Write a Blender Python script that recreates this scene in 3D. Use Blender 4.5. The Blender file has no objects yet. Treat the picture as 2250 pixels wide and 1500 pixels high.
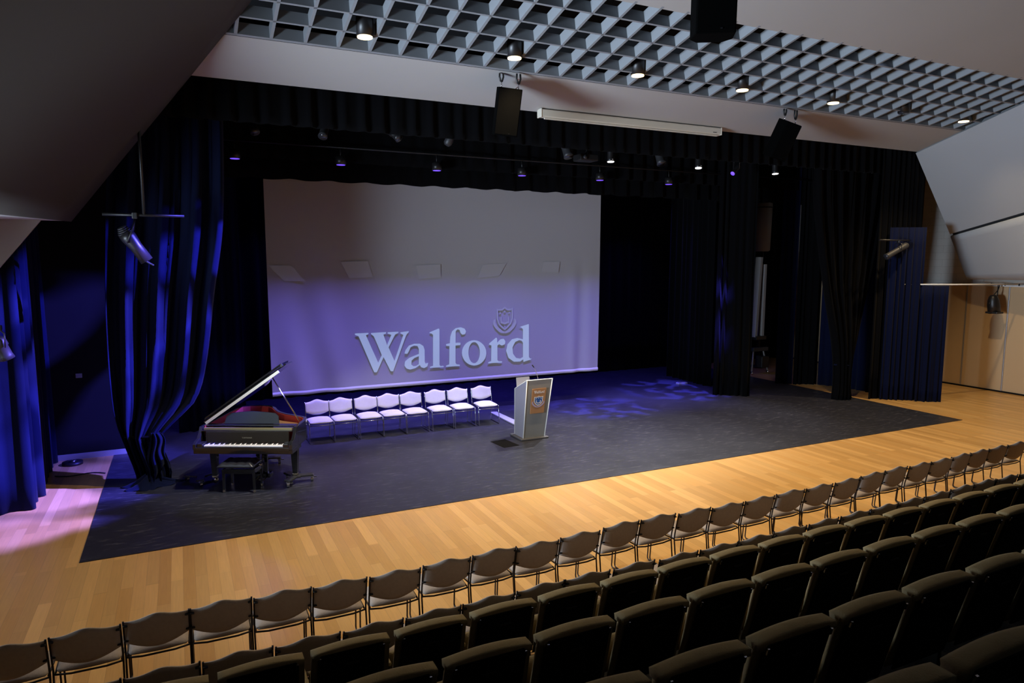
import bpy, bmesh, math, random
from mathutils import Vector, Matrix
random.seed(7)
PI = math.pi
scene = bpy.context.scene
COL = scene.collection

# ------------------------------------------------------------------ camera
cam_data = bpy.data.cameras.new('camera')
cam = bpy.data.objects.new('camera', cam_data)
COL.objects.link(cam)
YAW, PIT, ROL = .4496, .119, .0009
_fw = Vector((math.sin(YAW)*math.cos(PIT), math.cos(YAW)*math.cos(PIT), -math.sin(PIT)))
_r0 = Vector((math.cos(YAW), -math.sin(YAW), 0)); _u0 = _r0.cross(_fw)
_r = _r0*math.cos(ROL)+_u0*math.sin(ROL); _u = -_r0*math.sin(ROL)+_u0*math.cos(ROL)
_m = Matrix((_r, _u, -_fw)).transposed().to_4x4()
_m.translation = (0, 0, 3.6)
cam.matrix_world = _m
cam_data.sensor_width = 36.0
cam_data.lens = 36.0*1512.49/2250.0
cam_data.clip_end = 200
scene.camera = cam

# ------------------------------------------------------------------ world and view
w = bpy.data.worlds.new('world'); scene.world = w; w.use_nodes = True
w.node_tree.nodes['Background'].inputs[0].default_value = (.55, .65, .85, 1)
w.node_tree.nodes['Background'].inputs[1].default_value = 0.012
vs = scene.view_settings
vs.view_transform = 'Standard'; vs.look = 'None'; vs.gamma = 1; vs.use_curve_mapping = False
vs.exposure = 0.0

# ------------------------------------------------------------------ lamps of the hall
def spot(name, loc, target, watts, color, angle, blend=.5, radius=.08, gobo=None):
    d = bpy.data.lights.new(name, 'SPOT'); d.energy = watts; d.color = color
    d.spot_size = math.radians(angle); d.spot_blend = blend; d.shadow_soft_size = radius
    if gobo:                                   # break-up pattern plate inside the lantern
        d.use_nodes = True; nt = d.node_tree; em = nt.nodes['Emission']
        tc = nt.nodes.new('ShaderNodeTexCoord'); n = nt.nodes.new('ShaderNodeTexNoise'); n.inputs['Scale'].default_value = gobo[0]; n.inputs['Detail'].default_value = .6
        r = nt.nodes.new('ShaderNodeMapRange'); r.inputs['From Min'].default_value = gobo[1]; r.inputs['From Max'].default_value = gobo[1]+.1
        r.inputs['To Min'].default_value = .03
        nt.links.new(tc.outputs['Normal'], n.inputs['Vector']); nt.links.new(n.outputs['Fac'], r.inputs['Value']); nt.links.new(r.outputs['Result'], em.inputs['Strength'])
    o = bpy.data.objects.new(name, d); COL.objects.link(o); o.location = loc
    o.rotation_euler = (Vector(target)-Vector(loc)).to_track_quat('-Z', 'Y').to_euler()
    return o
def area(name, loc, target, watts, color, sx, sy, spread=180):
    d = bpy.data.lights.new(name, 'AREA'); d.energy = watts; d.color = color
    d.shape = 'RECTANGLE'; d.size = sx; d.size_y = sy; d.spread = math.radians(spread)
    o = bpy.data.objects.new(name, d); COL.objects.link(o); o.location = loc
    o.rotation_euler = (Vector(target)-Vector(loc)).to_track_quat('-Z', 'Y').to_euler()
    return o
WARM = (1.0, .74, .42); WHITE = (.95, .95, 1.0); BLUE = (.09, .08, 1.0); VIOLET = (.20, .16, 1.0); VIOBLUE = (.17, .13, 1.0)
DOWN = [2.51, 4.83, 7.14, 9.47, 11.85, 16.03]          # lit downlights
DPOW = [470, 490, 540, 580, 430, 640]
for x, p in zip(DOWN, DPOW):
    spot('downlight_lamp', (x, 9.93, 6.60), (x, 9.0, 0), p, WARM, 118, .8, .08)
# lanterns on the front stage bar
spot('stage_spot_lamp', (8.67, 12.85, 5.80), (6.4, 11.4, 0), 1600, WHITE, 62, .8, .06)
spot('stage_spot_lamp', (11.13, 12.85, 5.80), (8.0, 11.3, 0), 1150, WHITE, 58, .8, .06)
spot('stage_spot_lamp', (13.57, 12.85, 5.80), (10.6, 12.0, 0), 560, WHITE, 62, .8, .06)
# front-of-house profile lights from the ceiling of the hall, and an added screen fill
spot('front_spot_lamp', (5.6, 8.1, 6.95), (4.3, 13.5, .3), 1250, (.86, .88, 1), 27, .7, .08)
spot('front_spot_lamp', (11.5, 8.3, 6.9), (9.6, 14.95, 3.0), 55, (.55, .68, 1), 70, 1.0, .3)  # added soft fill that lifts the grey of the screen
spot('front_spot_lamp', (2.6, 8.6, 6.85), (.9, 11.5, .6), 1350, (.9, .92, 1), 26, .8, .08)
# row of blue wash lights above the chairs
for x in (1.05, 3.0, 5.0, 7.0, 9.05, 11.07):
    area('blue_wash_lamp', (x, 14.0, 5.40), (x, 14.34, 0), 40, VIOLET, 1.9, .06, 42)
# blue back light behind the screen
for x in (2.4, 5.0, 7.6, 10.4, 12.6):
    area('blue_back_lamp', (x, 17.6, 5.6), (x, 15.9, 0), 70 if x < 9 else 34, (.10, .07, 1), 1.6, .1, 100)
spot('blue_spot_lamp', (12.31, 12.9, 5.66), (12.2, 14.9, 0), 9000, BLUE, 32, .6, .03, (16, .5))
spot('blue_spot_lamp', (6.2, 9.0, 6.55), (-.25, 12.3, 2.3), 21000, BLUE, 28, .3, .03, (9, .41))
spot('blue_spot_lamp', (9.05, 13.6, 5.4), (9.2, 13.9, 0), 7000, BLUE, 30, .6, .03, (16, .5))
spot('blue_spot_lamp', (6.3, 9.0, 6.55), (-2.9, 11.8, .7), 34000, VIOBLUE, 22, .35, .03, (11, .42))
# cool daylight falling in from the left side of the hall
area('side_daylight', (-4.4, 7.6, 2.7), (12, 8.2, 7.2), 620, (.66, .81, 1), 2.4, 2.0, 88)

# ------------------------------------------------------------------ materials
def mat(name, base, rough=.6, metal=0, spec=.5, emit=None, estr=0, coat=0, bump=None, noise=None):
    m = bpy.data.materials.new(name); m.use_nodes = True
    nt = m.node_tree; b = nt.nodes['Principled BSDF']
    b.inputs['Base Color'].default_value = (*base, 1); b.inputs['Roughness'].default_value = rough
    b.inputs['Metallic'].default_value = metal; b.inputs['Specular IOR Level'].default_value = spec
    b.inputs['Coat Weight'].default_value = coat
    if emit:
        b.inputs['Emission Color'].default_value = (*emit, 1); b.inputs['Emission Strength'].default_value = estr
    tc = nt.nodes.new('ShaderNodeTexCoord')
    if noise:                                  # (scale, amount): uneven colour of the stuff itself
        n = nt.nodes.new('ShaderNodeTexNoise'); n.inputs['Scale'].default_value = noise[0]; n.inputs['Detail'].default_value = 5
        nt.links.new(tc.outputs['Object'], n.inputs['Vector'])
        r = nt.nodes.new('ShaderNodeMapRange'); r.inputs['To Min'].default_value = 1-noise[1]; r.inputs['To Max'].default_value = 1+noise[1]
        nt.links.new(n.outputs['Fac'], r.inputs['Value'])
        v = nt.nodes.new('ShaderNodeVectorMath'); v.operation = 'SCALE'; v.inputs[0].default_value = base
        nt.links.new(r.outputs['Result'], v.inputs['Scale']); nt.links.new(v.outputs['Vector'], b.inputs['Base Color'])
    if bump:
        n = nt.nodes.new('ShaderNodeTexNoise'); n.inputs['Scale'].default_value = bump[0]; n.inputs['Detail'].default_value = 4
        nt.links.new(tc.outputs['Object'], n.inputs['Vector'])
        bp = nt.nodes.new('ShaderNodeBump'); bp.inputs['Strength'].default_value = bump[1]; bp.inputs['Distance'].default_value = .01
        nt.links.new(n.outputs['Fac'], bp.inputs['Height']); nt.links.new(bp.outputs['Normal'], b.inputs['Normal'])
    return m

def wood_floor_mat():
    m = mat('maple_boards', (.6, .4, .2), .28, spec=.45); nt = m.node_tree; b = nt.nodes['Principled BSDF']; L = nt.links.new
    tc = nt.nodes.new('ShaderNodeTexCoord'); mp = nt.nodes.new('ShaderNodeMapping'); mp.inputs['Rotation'].default_value = (0, 0, PI/2)
    L(tc.outputs['Object'], mp.inputs['Vector'])
    br = nt.nodes.new('ShaderNodeTexBrick'); br.inputs['Scale'].default_value = 1
    br.inputs['Brick Width'].default_value = 1.55; br.inputs['Row Height'].default_value = .125
    br.inputs['Mortar Size'].default_value = .0012; br.inputs['Mortar Smooth'].default_value = .3; br.offset = .37; br.squash = 1
    br.inputs['Color1'].default_value = (.78, .48, .18, 1); br.inputs['Color2'].default_value = (.64, .365, .12, 1)
    br.inputs['Mortar'].default_value = (.42, .25, .11, 1)
    L(mp.outputs['Vector'], br.inputs['Vector'])
    br2 = nt.nodes.new('ShaderNodeTexBrick'); br2.inputs['Scale'].default_value = 1
    br2.inputs['Brick Width'].default_value = 2.3; br2.inputs['Row Height'].default_value = .125; br2.offset = .61
    br2.inputs['Mortar Size'].default_value = 0; br2.inputs['Color1'].default_value = (1.08, 1.06, 1.02, 1); br2.inputs['Color2'].default_value = (.86, .84, .80, 1)
    L(mp.outputs['Vector'], br2.inputs['Vector'])
    mp2 = nt.nodes.new('ShaderNodeMapping'); mp2.inputs['Scale'].default_value = (22, 1.2, 1); L(tc.outputs['Object'], mp2.inputs['Vector'])
    n = nt.nodes.new('ShaderNodeTexNoise'); n.inputs['Scale'].default_value = 2.2; n.inputs['Detail'].default_value = 6; L(mp2.outputs['Vector'], n.inputs['Vector'])
    r = nt.nodes.new('ShaderNodeMapRange'); r.inputs['To Min'].default_value = .86; r.inputs['To Max'].default_value = 1.12; L(n.outputs['Fac'], r.inputs['Value'])
    mx = nt.nodes.new('ShaderNodeMix'); mx.data_type = 'RGBA'; mx.blend_type = 'MULTIPLY'; mx.inputs['Factor'].default_value = 1
    L(br.outputs['Color'], mx.inputs['A']); L(br2.outputs['Color'], mx.inputs['B'])
    v = nt.nodes.new('ShaderNodeVectorMath'); v.operation = 'SCALE'; L(mx.outputs['Result'], v.inputs[0]); L(r.outputs['Result'], v.inputs['Scale'])
    L(v.outputs['Vector'], b.inputs['Base Color'])
    return m

def vinyl_mat():
    m = mat('stage_vinyl', (.03, .03, .032), .32, spec=.5); nt = m.node_tree; b = nt.nodes['Principled BSDF']; L = nt.links.new
    tc = nt.nodes.new('ShaderNodeTexCoord')
    n = nt.nodes.new('ShaderNodeTexNoise'); n.inputs['Scale'].default_value = .9; n.inputs['Detail'].default_value = 7; L(tc.outputs['Object'], n.inputs['Vector'])
    r = nt.nodes.new('ShaderNodeMapRange'); r.inputs['To Min'].default_value = .26; r.inputs['To Max'].default_value = .46; L(n.outputs['Fac'], r.inputs['Value'])
    L(r.outputs['Result'], b.inputs['Roughness'])
    # scuffs: short pale scratches
    mp = nt.nodes.new('ShaderNodeMapping'); mp.inputs['Rotation'].default_value = (0, 0, .5); mp.inputs['Scale'].default_value = (1.2, 7, 1); L(tc.outputs['Object'], mp.inputs['Vector'])
    s = nt.nodes.new('ShaderNodeTexNoise'); s.inputs['Scale'].default_value = 3.1; s.inputs['Detail'].default_value = 8; s.inputs['Roughness'].default_value = .7; L(mp.outputs['Vector'], s.inputs['Vector'])
    c = nt.nodes.new('ShaderNodeValToRGB'); c.color_ramp.elements[0].position = .55; c.color_ramp.elements[0].color = (.026, .027, .036, 1)
    c.color_ramp.elements[1].position = .8; c.color_ramp.elements[1].color = (.20, .20, .23, 1); L(s.outputs['Fac'], c.inputs['Fac'])
    L(c.outputs['Color'], b.inputs['Base Color'])
    return m

def block_mat(name, c1, c2, bw, rh, mort):
    m = mat(name, c1, .85); nt = m.node_tree; b = nt.nodes['Principled BSDF']; L = nt.links.new
    tc = nt.nodes.new('ShaderNodeTexCoord'); sp = nt.nodes.new('ShaderNodeSeparateXYZ'); cb = nt.nodes.new('ShaderNodeCombineXYZ')
    L(tc.outputs['Object'], sp.inputs[0]); L(sp.outputs['Y'], cb.inputs['X']); L(sp.outputs['Z'], cb.inputs['Y'])
    br = nt.nodes.new('ShaderNodeTexBrick'); br.inputs['Scale'].default_value = 1; br.inputs['Brick Width'].default_value = bw
    br.inputs['Row Height'].default_value = rh; br.inputs['Mortar Size'].default_value = .006; br.inputs['Mortar Smooth'].default_value = .5
    br.inputs['Color1'].default_value = (*c1, 1); br.inputs['Color2'].default_value = (*c2, 1); br.inputs['Mortar'].default_value = (*mort, 1)
    L(cb.outputs[0], br.inputs['Vector']); L(br.outputs['Color'], b.inputs['Base Color'])
    return m

def cloth_mat(name, base, folds=None):
    m = mat(name, base, .95, spec=.04, bump=(90, .15)); b = m.node_tree.nodes['Principled BSDF']
    b.inputs['Sheen Weight'].default_value = .03; b.inputs['Sheen Roughness'].default_value = .5
    return m

M = dict(
    wood=wood_floor_mat(), vinyl=vinyl_mat(),
    plaster=mat('painted_plaster', (.42, .405, .385), .9, noise=(.6, .05)),
    panel=mat('grey_panel', (.40, .415, .43), .8, noise=(.8, .04)),
    dark_panel=mat('dark_brown_panel', (.055, .048, .038), .8, noise=(1.2, .06)),
    grid=mat('grille_grey', (.25, .265, .28), .7),
    black=mat('matt_black', (.006, .006, .007), .9, spec=.2),
    stage_black=mat('stage_black_paint', (.0045, .0045, .0055), .8, spec=.25, noise=(1.5, .25)),
    carpet=mat('dark_carpet', (.012, .012, .012), .95, spec=.1, bump=(60, .3)),
    velvet=cloth_mat('black_drape_cloth', (.0028, .0028, .0034)),
    navy=cloth_mat('navy_drape_cloth', (.005, .0075, .027)),
    screen=mat('screen_cloth', (.44, .43, .45), .9, spec=.1, bump=(40, .08)),
    hem=mat('screen_hem', (.7, .68, .72), .8),
    word=mat('projected_letters', (.44, .43, .45), .9, spec=.1, emit=(.16, .24, .30), estr=1.0),
    ghost=mat('projected_crest', (.44, .43, .45), .9, spec=.1, emit=(.045, .055, .07), estr=1.0),
    faint=mat('projected_faint_light', (.44, .43, .45), .9, spec=.1, emit=(.010, .010, .013), estr=1.0),
    taupe=mat('taupe_fabric', (.40, .335, .28), .95, spec=.15, bump=(140, .25), noise=(30, .12)),
    pale=mat('lit_taupe_fabric', (.70, .69, .72), .95, spec=.15, bump=(140, .2), noise=(30, .06)),  # taupe chair fabric with the stage light put into its colour
    backlit_steel=mat('backlit_steel_tube', (.045, .04, .04), .35, metal=.8),  # chair chrome darkened to paint the backlit look of the audience rows
    chrome=mat('chrome_tube', (.62, .62, .66), .18, metal=1),
    blackplastic=mat('black_plastic', (.012, .011, .011), .45),
    seatfab=mat('olive_grey_upholstery', (.27, .21, .11), .95, spec=.12, bump=(120, .3), noise=(14, .15)),
    seatback=mat('black_seat_shell', (.006, .006, .005), .7, spec=.15),
    lampblack=mat('black_enamel', (.012, .011, .011), .4),
    lampgrey=mat('worn_grey_metal', (.05, .05, .053), .5, metal=.5),
    glow_warm=mat('lit_warm_lamp', (.9, .8, .6), .5, emit=(1, .72, .36), estr=3.2),
    glow_white=mat('lit_white_lens', (.9, .9, .9), .5, emit=(1, .97, .95), estr=6),
    glow_blue=mat('lit_blue_lens', (.2, .1, .8), .5, emit=(.16, .07, 1), estr=1.3),
    glass=mat('dark_lens', (.03, .03, .035), .1),
    ivory=mat('ivory_casing', (.66, .61, .50), .5),
    partition=mat('tan_partition_laminate', (.60, .42, .235), .5, noise=(.7, .05)),
    joint=mat('aluminium_joint', (.42, .40, .40), .4, metal=.5),
    rail=mat('white_rail', (.75, .74, .72), .5),
    block=block_mat('painted_blockwork', (.66, .63, .58), (.63, .60, .55), .44, .2, (.5, .47, .43)),
    duct=mat('grey_duct', (.38, .38, .35), .5),
    gloss=mat('piano_black_lacquer', (.013, .013, .014), .09, spec=.6, coat=.6),
    graylac=mat('music_desk_grey', (.010, .012, .017), .4, spec=.3),
    felt=mat('red_rim_felt', (.36, .035, .03), .7),
    gold=mat('gilded_plate', (.72, .42, .15), .32, metal=.7),
    bronze=mat('fallboard_bronze_black', (.022, .018, .013), .16, spec=.5),
    white_key=mat('white_key', (.85, .84, .82), .3), black_key=mat('black_key', (.01, .01, .01), .25),
olivegold=mat('aged_gold', (.30, .25, .11), .5, metal=.3), brass=mat('brass', (.75, .66, .48), .22, metal=1), lid_glint=mat('lid_glint_paint', (.85, .82, .70), .35),
    leather=mat('black_leather', (.025, .025, .028), .28, spec=.6),
    frost=mat('frosted_silver_panel', (.36, .37, .36), .42, metal=.35),
    edge=mat('white_edge_trim', (.85, .86, .84), .35, emit=(.9, .95, .9), estr=.12),  # faint glow put into the trim, which is no lamp
    lect=mat('lectern_grey_side', (.34, .34, .40), .5, metal=.2),
    base=mat('lectern_base_grey', (.10, .10, .105), .4),
    copper=mat('copper_plaque', (.50, .26, .12), .45, metal=.15),
    blue=mat('crest_blue', (.03, .12, .42), .4), white=mat('painted_white', (.85, .85, .85), .5),
    ribbon=mat('crest_ribbon_lilac', (.50, .42, .60), .5),
    speaker=mat('speaker_black', (.0012, .0012, .0012), .95, spec=.03),
    cable=mat('black_rubber', (.01, .01, .01), .5), red=mat('red_cable', (.25, .05, .03), .5),
    greybox=mat('pale_grey_board', (.34, .34, .38), .6),
    column=mat('pale_grey_column', (.30, .28, .27), .7),
)

# ------------------------------------------------------------------ helpers
class MB:
    """collects shapes; build() links them as one mesh object"""
    def __init__(s): s.bm = bmesh.new()
    def box(s, c, d, rot=None, bev=0, seg=2):
        r = bmesh.ops.create_cube(s.bm, size=1)['verts']
        for v in r: v.co = Vector((v.co.x*d[0], v.co.y*d[1], v.co.z*d[2]))
        if bev:
            es = list({e for v in r for e in v.link_edges})
            q = bmesh.ops.bevel(s.bm, geom=es, offset=bev, segments=seg, affect='EDGES', profile=.5)
            r = list({v for f in q['faces'] for v in f.verts} | {v for v in r if v.is_valid})
        for v in r:
            p = v.co.copy()
            if rot is not None: p = rot @ p
            v.co = p+Vector(c)
        return s
    def face(s, pts):
        s.bm.faces.new([s.bm.verts.new(p) for p in pts]); return s
    def tube(s, pts, r, n=8, caps=True, radii=None):
        pts = [Vector(p) for p in pts]; rings = []
        up = Vector((0, 0, 1)); prev = None
        for i, p in enumerate(pts):
            a = pts[max(i-1, 0)]; b = pts[min(i+1, len(pts)-1)]; t = (b-a).normalized()
            if prev is None:
                x = t.cross(up) if abs(t.z) < .9 else t.cross(Vector((1, 0, 0)))
            else: x = prev-t*prev.dot(t)
            x.normalize(); prev = x; y = t.cross(x)
            rr = radii[i] if radii else r
            rings.append([s.bm.verts.new(p+(x*math.cos(2*PI*k/n)+y*math.sin(2*PI*k/n))*rr) for k in range(n)])
        for i in range(len(rings)-1):
            for k in range(n): s.bm.faces.new((rings[i][k], rings[i][(k+1) % n], rings[i+1][(k+1) % n], rings[i+1][k]))
        if caps:
            s.bm.faces.new(rings[0][::-1]); s.bm.faces.new(rings[-1])
        return s
    def prism(s, poly, f0, f1):
        """poly: list of 2-D points; f0, f1 map a 2-D point to the two 3-D faces"""
        a = [s.bm.verts.new(f0(*p)) for p in poly]; b = [s.bm.verts.new(f1(*p)) for p in poly]
        s.bm.faces.new(a[::-1]); s.bm.faces.new(b); n = len(poly)
        for i in range(n): s.bm.faces.new((a[i], a[(i+1) % n], b[(i+1) % n], b[i]))
        return s
    def sheet(s, fn, nu, nv):
        g = [[s.bm.verts.new(fn(i/nu, j/nv)) for j in range(nv+1)] for i in range(nu+1)]
        for i in range(nu):
            for j in range(nv): s.bm.faces.new((g[i][j], g[i+1][j], g[i+1][j+1], g[i][j+1]))
        return s
    def pad(s, fn_front, fn_back, nu, nv):
        """closed cushion between two sheets"""
        A = [[s.bm.verts.new(fn_front(i/nu, j/nv)) for j in range(nv+1)] for i in range(nu+1)]
        B = [[s.bm.verts.new(fn_back(i/nu, j/nv)) for j in range(nv+1)] for i in range(nu+1)]
        F = s.bm.faces.new
        for i in range(nu):
            for j in range(nv):
                F((A[i][j], A[i+1][j], A[i+1][j+1], A[i][j+1])); F((B[i][j], B[i][j+1], B[i+1][j+1], B[i+1][j]))
        for i in range(nu):
            F((A[i][0], B[i][0], B[i+1][0], A[i+1][0])); F((A[i][nv], A[i+1][nv], B[i+1][nv], B[i][nv]))
        for j in range(nv):
            F((A[0][j], A[0][j+1], B[0][j+1], B[0][j])); F((A[nu][j], B[nu][j], B[nu][j+1], A[nu][j+1]))
        return s
    def build(s, name, m, parent=None, smooth=False, bevel=0, solid=0, sub=0):
        bmesh.ops.recalc_face_normals(s.bm, faces=s.bm.faces[:])
        me = bpy.data.meshes.new(name); s.bm.to_mesh(me); s.bm.free(); me.materials.append(m)
        if smooth:
            for p in me.polygons: p.use_smooth = True
        o = bpy.data.objects.new(name, me); COL.objects.link(o)
        if parent is not None: o.parent = parent
        if solid:
            k = o.modifiers.new('thickness', 'SOLIDIFY'); k.thickness = solid; k.offset = 0
        if bevel:
            k = o.modifiers.new('edges', 'BEVEL'); k.width = bevel; k.segments = 2; k.limit_method = 'ANGLE'
        if sub:
            k = o.modifiers.new('soft', 'SUBSURF'); k.levels = sub; k.render_levels = sub
        return o
def thing(name, label, cat, loc=(0, 0, 0), rz=0, group=None):
    o = bpy.data.objects.new(name, None); COL.objects.link(o); o.location = loc; o.rotation_euler = (0, 0, rz)
    o.empty_display_size = .1
    return tag(o, label, cat, group)
def tag(o, label, cat, group=None):
    o['label'] = label; o['category'] = cat
    if group: o['group'] = group
    return o
def struct(o): o['kind'] = 'structure'; return o
def dup(root, loc, rz, label, group=None, rot=None):
    r = root.copy(); COL.objects.link(r); r.location = loc
    r.rotation_euler = rot if rot else (0, 0, rz); r['label'] = label
    if group: r['group'] = group
    for ch in list(root.children):
        c = ch.copy(); COL.objects.link(c); c.parent = r
        for g in list(ch.children):
            d = g.copy(); COL.objects.link(d); d.parent = c
    return r
def RX(a): return Matrix.Rotation(a, 3, 'X')
def RY(a): return Matrix.Rotation(a, 3, 'Y')
def RZ(a): return Matrix.Rotation(a, 3, 'Z')
ORD = ['first', 'second', 'third', 'fourth', 'fifth', 'sixth', 'seventh', 'eighth', 'ninth', 'tenth', 'eleventh', 'twelfth',
       'thirteenth', 'fourteenth', 'fifteenth', 'sixteenth', 'seventeenth', 'eighteenth', 'nineteenth', 'twentieth',
       'twenty-first', 'twenty-second', 'twenty-third', 'twenty-fourth', 'twenty-fifth', 'twenty-sixth', 'twenty-seventh', 'twenty-eighth']

# ------------------------------------------------------------------ the room shell
struct(MB().box((8.5, 8.3, -.1), (25, 22, .2)).build('floor', M['wood']))
TS = .244                                                # slope of the hall ceiling
def cz(y): return 6.30+(11.62-y)*TS
# plaster strip above the stage edge and plaster ceiling over the audience
struct(MB().prism([(-4.6, 10.39), (20.2, 10.39), (20.2, 11.62), (-4.6, 11.62)], lambda x, y: (x, y, cz(y)), lambda x, y: (x, y, cz(y)+.18)).build('ceiling', M['plaster']))
struct(MB().prism([(-4.6, -3.5), (20.2, -3.5), (20.2, 8.29), (-4.6, 8.29)], lambda x, y: (x, y, cz(y)), lambda x, y: (x, y, cz(y)+.18)).build('ceiling', M['plaster']))
struct(MB().prism([(-4.6, 8.0), (20.2, 8.0), (20.2, 10.7), (-4.6, 10.7)], lambda x, y: (x, y, cz(y)+1.0), lambda x, y: (x, y, cz(y)+1.1)).build('ceiling', M['black']))
struct(MB().box((8.5, 15.2, 7.35), (25, 7.2, .1)).build('ceiling', M['stage_black']))
struct(MB().box((8.5, 11.72, 6.85), (25, .12, 1.0)).build('wall_proscenium', M['stage_black']))
struct(MB().box((8.5, 18.75, 3.6), (25, .2, 7.6)).build('wall_back', M['stage_black']))
struct(MB().box((20.2, 7.6, 5.6), (.2, 22.2, 5.4)).build('wall_right', M['block']))
struct(MB().box((20.2, 7.6, 1.44), (.2, 22.2, 2.88)).build('wall_right', M['partition']))
struct(MB().box((-3.6, 15.3, 3.6), (.2, 7, 7.6)).build('wall_left', M['stage_black']))
struct(MB().box((-4.7, 4.2, 4.5), (.2, 15.4, 9.2)).build('wall_left', M['plaster']))
struct(MB().box((-2.9, 14.42, 3.6), (4.2, .12, 7.4)).build('wall_stage_left', M['stage_black']))
struct(MB().box((20.03, 7.6, 2.90), (.07, 21.8, .045), bev=.008).build('trim_1', M['rail']))
struct(MB().box((20.085, 7.6, .02), (.03, 21.8, .04)).build('baseboard_right', M['black']))
for i, y in enumerate((5.37, 6.47, 7.57, 8.67, 9.77, 10.87, 11.97, 13.07, 14.17)):
    struct(MB().box((20.085, y, 1.46), (.03, .035, 2.84), bev=.006).build('trim_%d' % (i+2), M['joint']))
struct(MB().box((-2.2, 14.34, .05), (2.6, .03, .10)).build('baseboard_left', M['duct']))

# egg-crate grille set in the ceiling
g = MB()
X0, DX, DY, Y00 = .772*1.111, .4563, .436, 10.386
ny = 5
slope = Matrix.Rotation(-math.atan(TS), 3, 'X')
for j in range(ny):
    y = Y00-j*DY*.985
    g.box((8.2, y, cz(y)+.085), (18.6, .036 if j else .05, .17), rot=slope)
for i in range(-4, 38):
    x = X0+i*DX; ym = (Y00+8.26)/2
    g.box((x, ym, cz(ym)+.085), (.042, (Y00-8.26)/math.cos(math.atan(TS)), .17), rot=slope)
struct(g.build('ceiling_grille', M['grid']))
struct(MB().box((8.2, 10.405, cz(10.405)+.03), (18.6, .03, .06)).build('trim_12', M['black']))  # black strip in place of the shade in the gap

# folded side panels of the hall, right
def lerp(a, b, t): return Vector(a)+(Vector(b)-Vector(a))*t
def slab(name, m, pts, d):
    """thick panel: pts in order, d = thickness vector"""
    b = MB(); A = [b.bm.verts.new(p) for p in pts]; B = [b.bm.verts.new(Vector(p)+Vector(d)) for p in pts]; n = len(pts)
    b.bm.faces.new(A); b.bm.faces.new(B[::-1])
    for i in range(n): b.bm.faces.new((A[i], A[(i+1) % n], B[(i+1) % n], B[i]))
    return b.build(name, m)
struct(slab('wall_right_upper_panel', M['panel'], [(16.92, 11.62, 6.26), (18.54, 11.62, 4.27), (16.90, 2, 6.50), (15.26, 2, 8.62)], (.16, 0, .13)))
struct(MB().sheet(lambda u, v: lerp(lerp((18.59, 11.62, 4.22), (16.97, 2, 6.40), u), lerp((19.46, 11.62, 3.08), (17.83, 2, 3.20), u), v), 24, 8).build('wall_right_lower_panel', M['panel'], smooth=True, solid=.06))
struct(slab('wall_right_crease_shade', M['lampgrey'], [(18.62, 11.60, 4.29), (18.72, 11.60, 4.16), (17.08, 2, 6.36), (16.98, 2, 6.53)], (.1, 0, .08)))  # dark strip painting the shade in the crease between the panels
# folded side panel of the hall, left: dark face, pale underside, lower wall
A_, B_, C_, D_ = (-1.34, 11.62, 4.13), (.28, 11.62, 6.27), (2.35, 5.62, 7.86), (-3.80, 3.76, 4.09)
o = MB().sheet(lambda u, v: lerp(lerp(A_, D_, u), lerp(B_, C_, u), v), 16, 10).build('wall_left_upper_panel', M['dark_panel'], smooth=True, solid=.03)
struct(o)
struct(slab('wall_left_underside', M['plaster'], [A_, D_, (-4.58, 3.76, 4.09), (-4.58, 11.62, 4.13)], (0, 0, .06)))
struct(slab('wall_left_lower_panel', M['plaster'], [(-1.66, 11.42, 4.13), (-3.02, 11.42, 2.40), (-4.6, 11.42, 2.40), (-4.6, 11.42, 4.13)], (0, .06, 0)))

# tiers that carry the fixed seats
TIER = [(3.75, .27), (2.72, .65), (1.69, 1.03), (.66, 1.41)]
for k, (y, z) in enumerate(TIER):
    y1 = y+1.03 if k else 4.86
    struct(MB().box((9, (y-.0+y1)/2, z/2), (21, y1-y, z)).build('floor_tier', M['carpet']))
struct(MB().box((9, -.9, .895), (21, 3.1, 1.79)).build('floor_tier', M['carpet']))

# ------------------------------------------------------------------ stage floor covering
tag(MB().box((7.27, 13.95, .004), (17.02, 9.32, .008)).build('stage_mat', M['vinyl']), 'black vinyl dance floor laid over the wooden boards', 'stage floor')

# ------------------------------------------------------------------ drapes
def along(path, t):
    L = [math.dist(path[i], path[i+1]) for i in range(len(path)-1)]; s = t*sum(L)
    for i, l in enumerate(L):
        if s <= l or i == len(L)-1:
            k = s/l; a, b = path[i], path[i+1]; n = ((b[1]-a[1])/l, -(b[0]-a[0])/l)
            return (a[0]+(b[0]-a[0])*k, a[1]+(b[1]-a[1])*k, n[0], n[1])
        s -= l
def drape(name, label, cat, path, zb, zt, folds, amp, m, group=None, nv=10, seed=1, uneven=.0):
    rnd = random.Random(seed); ph = [rnd.uniform(0, 6.28) for _ in range(4)]
    def fn(u, v):
        x, y, nx, ny_ = along(path, u)
        a = amp*(1.15-.4*v)*(math.sin(2*PI*folds*u+.9*math.sin(5*u*PI+ph[0])+.25*math.sin(3*v+ph[3]))+.35*math.sin(2*PI*folds*1.7*u+ph[1]))*(.7+.3*math.sin(9*u+ph[2]))
        z = zb+(zt-zb)*v
        if v == 0: z += uneven*math.sin(2*PI*folds*u*.5+ph[1])
        return (x+nx*a, y+ny_*a, z)
    o = MB().sheet(fn, int(folds*9), nv).build(name, m, smooth=True, solid=.006)
    return tag(o, label, cat, group)
G_B = 'black borders above the stage'
drape('stage_border', 'black pleated border directly under the plaster strip at the stage front', 'curtain', [(-3.4, 11.98), (18.7, 11.98)], 5.75, 6.62, 74, .045, M['velvet'], G_B, 6, 2)
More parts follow.
